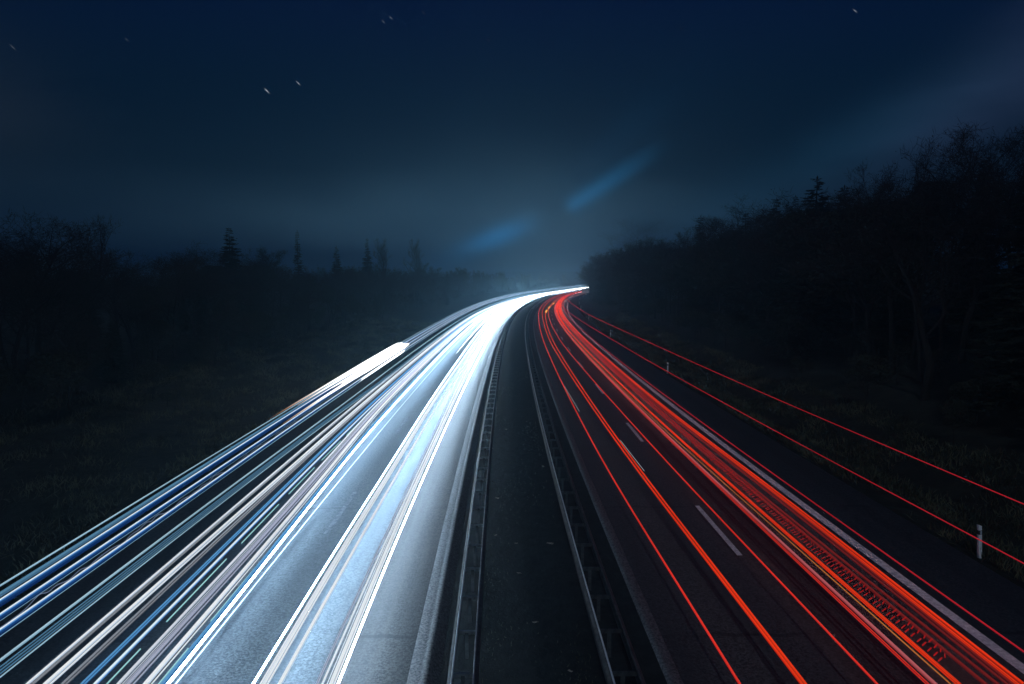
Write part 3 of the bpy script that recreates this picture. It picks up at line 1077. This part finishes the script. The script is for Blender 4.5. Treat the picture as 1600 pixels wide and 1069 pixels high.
def bare_tree(h, lift, spread, slim, bark, leafy=0.0, nk=(13, 8, 5)):
    root = empty("bare_tree", (0, 0, 0))
    sk = grow(h, h * .014, 3, nk, lift, spread, slim)
    top = max(p[2] for lv, pts, rr in sk for p in pts)
    k = h / top
    tr, cw = MB(), MB()
    tips = []
    for lv, pts, rr in sk:
        pts = [np.array((p[0], p[1], p[2] * k)) for p in pts]
        if lv <= 1:
            tr.tube(pts, rr, 6 if lv == 0 else 4, cap=False)
        else:
            cw.tube(pts, [max(r, .010) for r in rr], 3, cap=False)
        if lv >= 2:
            tips += pts[1:]
    tr.build("trunk", M[bark], root)
    V, F = np.array(cw.v), np.array(cw.f)
    tips = np.array(tips)
    # last fine twigs, and the leaves that still hang on
    n = len(tips)
    Pt = tips[rng.integers(0, n, int(n * 1.4))] + rng.normal(size=(int(n * 1.4), 3)) * .12
    Dv = rng.normal(size=(len(Pt), 3)) * .8 + np.array([0, 0, .7 * lift])
    V2, F2 = cards(Pt, Dv, rng.uniform(.35, .8, len(Pt)) * h / 14, .022)
    allV, allF = [V, V2], [F, F2 + len(V)]
    if leafy:
        m_ = int(n * leafy)
        Pl = tips[rng.integers(0, n, m_)] + rng.normal(size=(m_, 3)) * .22
        V3, F3 = cards(Pl, rng.normal(size=(m_, 3)), rng.uniform(.06, .15, m_), .07)
        allV.append(V3)
        allF.append(F3 + len(V) + len(V2))
    mesh_np("crown", np.concatenate(allV), np.concatenate(allF), M['leaf' if leafy > 1 else 'twig'], root)
    return root


def spruce(h, w, dens):
    root = empty("spruce_tree", (0, 0, 0))
    MB().tube([(0, 0, -.3), (0, 0, h * .5), (0, 0, h * .99)], [h * .013, h * .008, .012], 6, cap=False).build("trunk", M['bark'], root)
    P, D, L = [], [], []
    z = h * .06
    while z < h * .985:
        t = 1 - z / h
        n = max(3, int(8 * dens * (t + .35)))
        for j in range(n):
            a = rng.random() * 6.283
            ln = w * (t ** .85) * rng.uniform(.62, 1.12) + .12
            if rng.random() < .08:
                ln *= .45
            droop = .30 * t + .04
            m_ = max(4, int(ln * 8))
            for q in range(m_):
                f = (q + .6) / m_
                rr = ln * f
                p = np.array([math.cos(a) * rr, math.sin(a) * rr, z - droop * rr * (1.15 - .5 * f) + rng.normal() * .04])
                for sgn in (-1, 1, 0):
                    b = a + sgn * rng.uniform(.5, 1.0)
                    P.append(p)
                    D.append((math.cos(b), math.sin(b), rng.uniform(-.45, .12)))
                    L.append((.16 + .40 * (1 - f) * min(ln, 1.6)) * rng.uniform(.7, 1.2))
        z += h * .017 * rng.uniform(.8, 1.4)
    P.append((0, 0, h * .975))
    D.append((0, 0, 1))
    L.append(h * .03)
    L = np.array(L)
    V, F = cards(np.array(P, float), np.array(D, float), L, L * .34)
    mesh_np("crown", V, F, M['needle'], root)
    return root


def bushy(h, w, name, mat, n, trunk=True):
    """dense leafy tree or shrub: leaf clumps round the ends of its limbs"""
    root = empty(name, (0, 0, 0))
    sk = grow(h * .92, h * .016, 2, (11, 5), .5, .85, w)
    tr = MB()
    ends = []
    for lv, pts, rr in sk:
        if lv <= 1:
            tr.tube(pts, rr, 5, cap=False)
        if lv >= 1:
            ends += pts[2:]
    tr.v = [(x * .72, y * .72, z * .90) for x, y, z in tr.v]
    tr.build("trunk" if trunk else "stem", M['bark'], root)
    ends = np.array(ends)
    C = ends[rng.integers(0, len(ends), n)]
    P = C + rng.normal(size=(n, 3)) * np.array([.045, .045, .035]) * h
    P[:, 2] = np.abs(P[:, 2] - .05) + .05
    hi_ = P[:, 2] > h
    P[hi_, 2] = h - (P[hi_, 2] - h) * 1.5
    rad = np.hypot(P[:, 0], P[:, 1]) + 1e-6
    a_ = np.arctan2(P[:, 1], P[:, 0])
    lump = 1 + .16 * np.sin(3 * a_ + P[:, 2] * 1.3) + .10 * np.sin(5 * a_ - P[:, 2] * 2.1)
    lim = w * h * .36 * np.sqrt(np.clip(1 - ((P[:, 2] - .50 * h) / (.53 * h)) ** 2, .01, 1)) * lump
    k_ = np.minimum(1, lim * rng.uniform(.55, 1.08, n) / rad)
    P[:, 0] *= k_
    P[:, 1] *= k_
    V, F = cards(P, rng.normal(size=(n, 3)) + (0, 0, -.2), rng.uniform(.10, .26, n) * (h / 9) ** .5, .12 * (h / 9) ** .5)
    mesh_np("crown" if trunk else "foliage", V, F, M[mat], root)
    return root


PROTO = {
    'bare_a': bare_tree(13, .55, .80, 1.0, 'bark', .35),
    'bare_b': bare_tree(14, .9, .55, .85, 'bark', .12),
    'bare_up': bare_tree(14, 1.4, .50, .80, 'birch', .06, nk=(12, 6, 3)),
    'bare_c': bare_tree(12, .5, .95, 1.1, 'bark', .6, nk=(12, 8, 5)),
    'spruce_a': spruce(14, 2.5, 1.15),
    'spruce_b': spruce(13, 3.4, 1.3),
    'spruce_s': spruce(14, 1.5, 1.0),
    'bushy_a': bushy(10, 1.05, "bushy_tree", 'leaf', 7000),
    'bushy_b': bushy(11, .85, "bushy_tree", 'needle', 7000),
    'shrub_a': bushy(2.6, 1.25, "shrub", 'leaf', 1100, False),
    'shrub_b': bushy(1.8, 1.4, "shrub", 'leaf', 800, False),
}
PH = dict(bare_a=13, bare_b=14, bare_up=14, bare_c=12, spruce_a=14, spruce_b=13, spruce_s=14, bushy_a=10, bushy_b=11, shrub_a=2.6, shrub_b=1.8)
USED = {}


def plant(kind, s, o, h, label, group, wk=1.0, cat="tree"):
    src = PROTO[kind]
    ob = src if kind not in USED else copy_tree(src)
    USED[kind] = 1
    p = road_pt(s, o, 0)
    p[2] = float(ground_h(np.array([s]), np.array([o]))[0]) - .1
    k = h / PH[kind]
    ob.location = p
    ob.rotation_euler = (0, 0, rng.random() * 6.283)
    ob.scale = (k * wk, k * wk, k)
    return tag(ob, label, cat, group)


def px_of(s, o, z):
    p = road_pt(s, o, z) - np.array([0, 0, CAM_H])
    d = p[1] * _c - p[2] * _s
    u = p[1] * _s + p[2] * _c
    return 800 + FPX * p[0] / d, 534.5 - FPX * u / d, p[1]


def s_at(px, o, lo=14, hi=640):
    """distance along the road at which a tree o metres off it is seen in column px"""
    ss = np.arange(lo, hi, 1.0)
    xs = np.array([px_of(s, o, 5)[0] for s in ss])
    return float(ss[np.abs(xs - px).argmin()])


def height_for(s, o, ytop):
    base = float(ground_h(np.array([s]), np.array([o]))[0])
    y = px_of(s, o, 0)[2]
    return CAM_H + (440 - ytop) / FPX * y - base


SKY_L = ([-300, 0, 60, 100, 170, 240, 300, 360, 420, 470, 560, 690, 760, 830, 900, 960], [330, 352, 362, 376, 398, 408, 404, 384, 398, 412, 414, 416, 424, 430, 434, 436])
SKY_R = ([915, 928, 945, 1000, 1050, 1120, 1200, 1260, 1330, 1420, 1500, 1600, 1900], [418, 410, 396, 374, 368, 352, 322, 298, 286, 266, 240, 222, 190])

# trees that stand out against the sky
single = [
    ('bare_a', 24, -33, 331, 1.25, "wide bare tree with lacy twigs at the left edge of the frame", "left"),
    ('bare_c', 66, -34, 339, 1.15, "rounded twiggy tree second from the left edge of the frame", "left"),
    ('bare_up', 133, -35, 334, 1.0, "tall tree with upright brush-like twigs above the left wood", "left"),
    ('bare_b', 188, -34, 392, .9, "small thin-twigged tree right of the brush-like one", "left"),
    ('spruce_b', 362, -36, 354, 1.25, "broad cone-shaped conifer swelling above the left tree line", "left"),
    ('bare_c', 318, -36, 380, 1.2, "rounded tree at the left shoulder of the broad conifer", "left"),
    ('bare_a', 405, -37, 386, 1.1, "rounded tree at the right shoulder of the broad conifer", "left"),
    ('spruce_s', 468, -36, 360, 1.0, "slim pointed spruce standing alone above the left tree line", "left"),
    ('spruce_a', 526, -36, 384, 1.2, "short wide spruce right of the slim pointed one", "left"),
    ('spruce_a', 575, -37, 371, .95, "misty spruce, left one of a tall pair near the bright haze", "left"),
    ('bare_b', 600, -37, 374, .8, "misty slender tree, right one of a tall pair near the bright haze", "left"),
    ('bare_b', 652, -37, 375, .75, "faint slender tree nearly swallowed by the mist left of the road", "left"),
    ('bare_c', 986, 27, 333, 1.0, "tall faint bare tree with a rounded crown at the near end of the bend", "right"),
    ('spruce_a', 1091, 28, 337, 1.15, "pointed spruce rising above the middle of the right skyline", "right"),
    ('spruce_a', 1160, 28, 329, 1.2, "short spruce tip between two larger trees of the right skyline", "right"),
    ('spruce_b', 1206, 29, 309, 1.1, "wide spruce left of the dense dark conifer on the right skyline", "right"),
    ('spruce_b', 1271, 29, 277, 1.5, "dense dark conifer standing proud of the right skyline", "right"),
    ('bare_b', 1372, 30, 262, 1.0, "airy bare tree in the dip of the right skyline", "right"),
    ('bare_up', 1422, 30, 243, .8, "slender bare tree rising alone on the right skyline", "right"),
    ('bare_a', 1476, 31, 206, .9, "lacy bare tree beside the tallest one on the right skyline", "right"),
    ('bare_up', 1511, 31, 197, 1.0, "tallest upright bare tree near the right edge of the frame", "right"),
    ('bare_c', 1572, 31, 214, .9, "twiggy bare tree at the right edge of the frame", "right"),
]
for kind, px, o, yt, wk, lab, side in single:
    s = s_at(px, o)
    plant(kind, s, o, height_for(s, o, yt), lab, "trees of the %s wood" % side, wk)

BULK = {
    'bare': "dark bare tree lost in the black wood %s of the motorway",
    'spruc': "dark conifer lost in the black wood %s of the motorway",
    'bushy': "dark leafy tree lost in the black wood %s of the motorway",
}


def wood(side, rows, sky, kinds):
    for o0, s0, s1, st in rows:
        s = s0
        while s < s1:
            step = st * (1 + max(s - 120, 0) / 260)
            s += step * rng.uniform(.7, 1.3)
            o = o0 + rng.uniform(-2.2, 2.2)
            if side == 'right':
                o -= np.interp(s, [180, 330, 420], [0, 7.5, 10.5])
                o = max(o, 16.8)
            x, _y, dep = px_of(s, o, 6)
            if x < -160 or x > 1780:
                continue
            yt = float(np.interp(x, *sky))
            kind = kinds[rng.integers(len(kinds))]
            low = abs(rng.normal()) * (10 + 520 / max(dep, 20))
            if kind.startswith('bushy'):
                low += 12 + 900 / max(dep, 20)
            elif rng.random() < .3:
                low -= rng.uniform(2, 6 + 380 / max(dep, 20))
            h = height_for(s, o, yt + low)
            h = min(max(h, 4.5), 24)
            if -30 < o0 < -25:
                h = min(h * .62, rng.uniform(4.5, 8.0))
            key = 'bare' if kind.startswith('bare') else kind[:5]
            plant(kind, s, o, h, BULK[key] % side, "trees of the %s wood" % side, rng.uniform(.95, 1.35))


wood('left', [(-32, 22, 620, 3.6), (-38, 24, 620, 4.2), (-46, 30, 560, 7.0), (-27.5, 26, 230, 5.0)], SKY_L,
     ['bare_a', 'bare_b', 'bare_c', 'bushy_a', 'bushy_b', 'bare_c', 'spruce_b', 'bare_a', 'spruce_a'])
wood('right', [(27.5, 14, 470, 3.6), (33, 18, 440, 4.6), (41, 22, 360, 6.5)], SKY_R,
     ['bare_a', 'bare_c', 'bare_b', 'bushy_a', 'bushy_b', 'bare_a', 'spruce_a', 'spruce_b'])

# undergrowth along the edge of both woods
for side, o0, s0, s1 in (('left', -24.5, 20, 210), ('right', 24.4, 13, 260), ('left', -27.5, 24, 150), ('right', 26.2, 13, 150)):
    s = s0
    while s < s1:
        s += rng.uniform(1.6, 3.6) * (1 + s / 110)
        o = o0 + rng.uniform(-2.4, 1.6)
        if side == 'right':
            o -= np.interp(s, [150, 260], [0, 4])
        kind = ['shrub_a', 'shrub_b'][rng.integers(2)]
        plant(kind, s, o, PH[kind] * rng.uniform(.7, 1.6), "low dark shrub in the undergrowth at the foot of the %s wood" % side,
              "shrubs at the foot of the %s wood" % side, rng.uniform(.9, 1.3), "shrub")


for k in range(46):
    s = 20 + 95 * rng.random() ** 1.4
    o = -rng.uniform(17.5, 27.0)
    plant('shrub_b', s, o, rng.uniform(.4, 1.0), "small scrubby weed clump on the rough left bank", "weed clumps on the left bank", rng.uniform(1.0, 1.7), "weed clump")


# ------------------------------------------------------------------ grass
def grass(name, n, s_rng, o_rng, h, clump):
    u = rng.random(n)
    s = s_rng[0] + (s_rng[1] - s_rng[0]) * u ** 1.7
    o = rng.uniform(*o_rng, n)
    keep = (np.sin(s * .55 + o * 1.1) + np.sin(o * 1.9 - s * .23) + rng.normal(size=n) * .5) > clump
    s, o = s[keep], o[keep]
    P = road_pt(s, o, 0)
    P[:, 2] = ground_h(s, o)
    if name == "median_weeds":
        P[:, 2] = np.interp(s, _S, _Z) + .05
    n = len(s)
    D = rng.normal(size=(n, 3)) * .55 + np.array([0, 0, 1.0])
    L = rng.uniform(.5, 1.3, n) * h * (1 + s / 160)
    V, F = cards(P, D, L, .022 + .030 * s / 60)
    tag(mesh_np(name, V, F, M['grass']), kind='stuff')


grass("left_verge_grass", 60000, (14, 130), (-28.5, -13.3), .30, -.35)
grass("right_verge_grass", 60000, (10, 150), (14.7, 23.0), .30, -.35)
grass("median_weeds", 5000, (10, 60), (-.6, 1.9), .10, .5)

# fallen leaves in the median
for k, (px, py) in enumerate([(823, 660), (826, 668), (790, 672), (848, 730), (863, 852), (857, 851), (806, 851), (812, 898), (776, 780),
                              (775, 838), (838, 975), (890, 1051), (768, 702), (880, 712)]):
    s, o = survey(px, py, .08)
    v = [(-.06, 0, 0), (-.01, -.035, .015), (.05, -.02, .0), (.09, .005, .03), (.04, .03, .005), (-.02, .035, .02), (.0, .0, .028)]
    lf = mesh("fallen_leaf", v, [(i, (i + 1) % 6, 6) for i in range(6)], M['litter'])
    lf.location = road_pt(s, o, .115)
    lf.rotation_euler = (0.1, .15, rng.random() * 6.28)
    kk = rng.uniform(.7, 1.3)
    lf.scale = (kk, kk, kk)
    tag(lf, "small pale fallen leaf lying on the dark median", "leaf", "fallen leaves on the median")

# ------------------------------------------------------------------ night mist
bpy.context.view_layer.update()
top_z = max((o_.matrix_world @ __import__('mathutils').Vector(c_)).z for o_ in COL.objects if o_.type == 'MESH' for c_ in o_.bound_box)
print('highest point', top_z)
hz = MB().box(-1450, 1450, -150, 1550, -8.0, top_z + .6).build("haze", bpy.data.materials.new("mist"))
tag(hz, kind='stuff')
hm = hz.data.materials[0]
hm.use_nodes = True
ht = NT(hm.node_tree)
ht.n.clear()
pv = ht.node('ShaderNodeVolumePrincipled')
pv.inputs['Color'].default_value = rgb(.36, .74, 1.0)
pv.inputs['Density'].default_value = .0020
pv.inputs['Anisotropy'].default_value = .75
ho = ht.node('ShaderNodeOutputMaterial')
ht.l.new(pv.outputs[0], ho.inputs['Volume'])
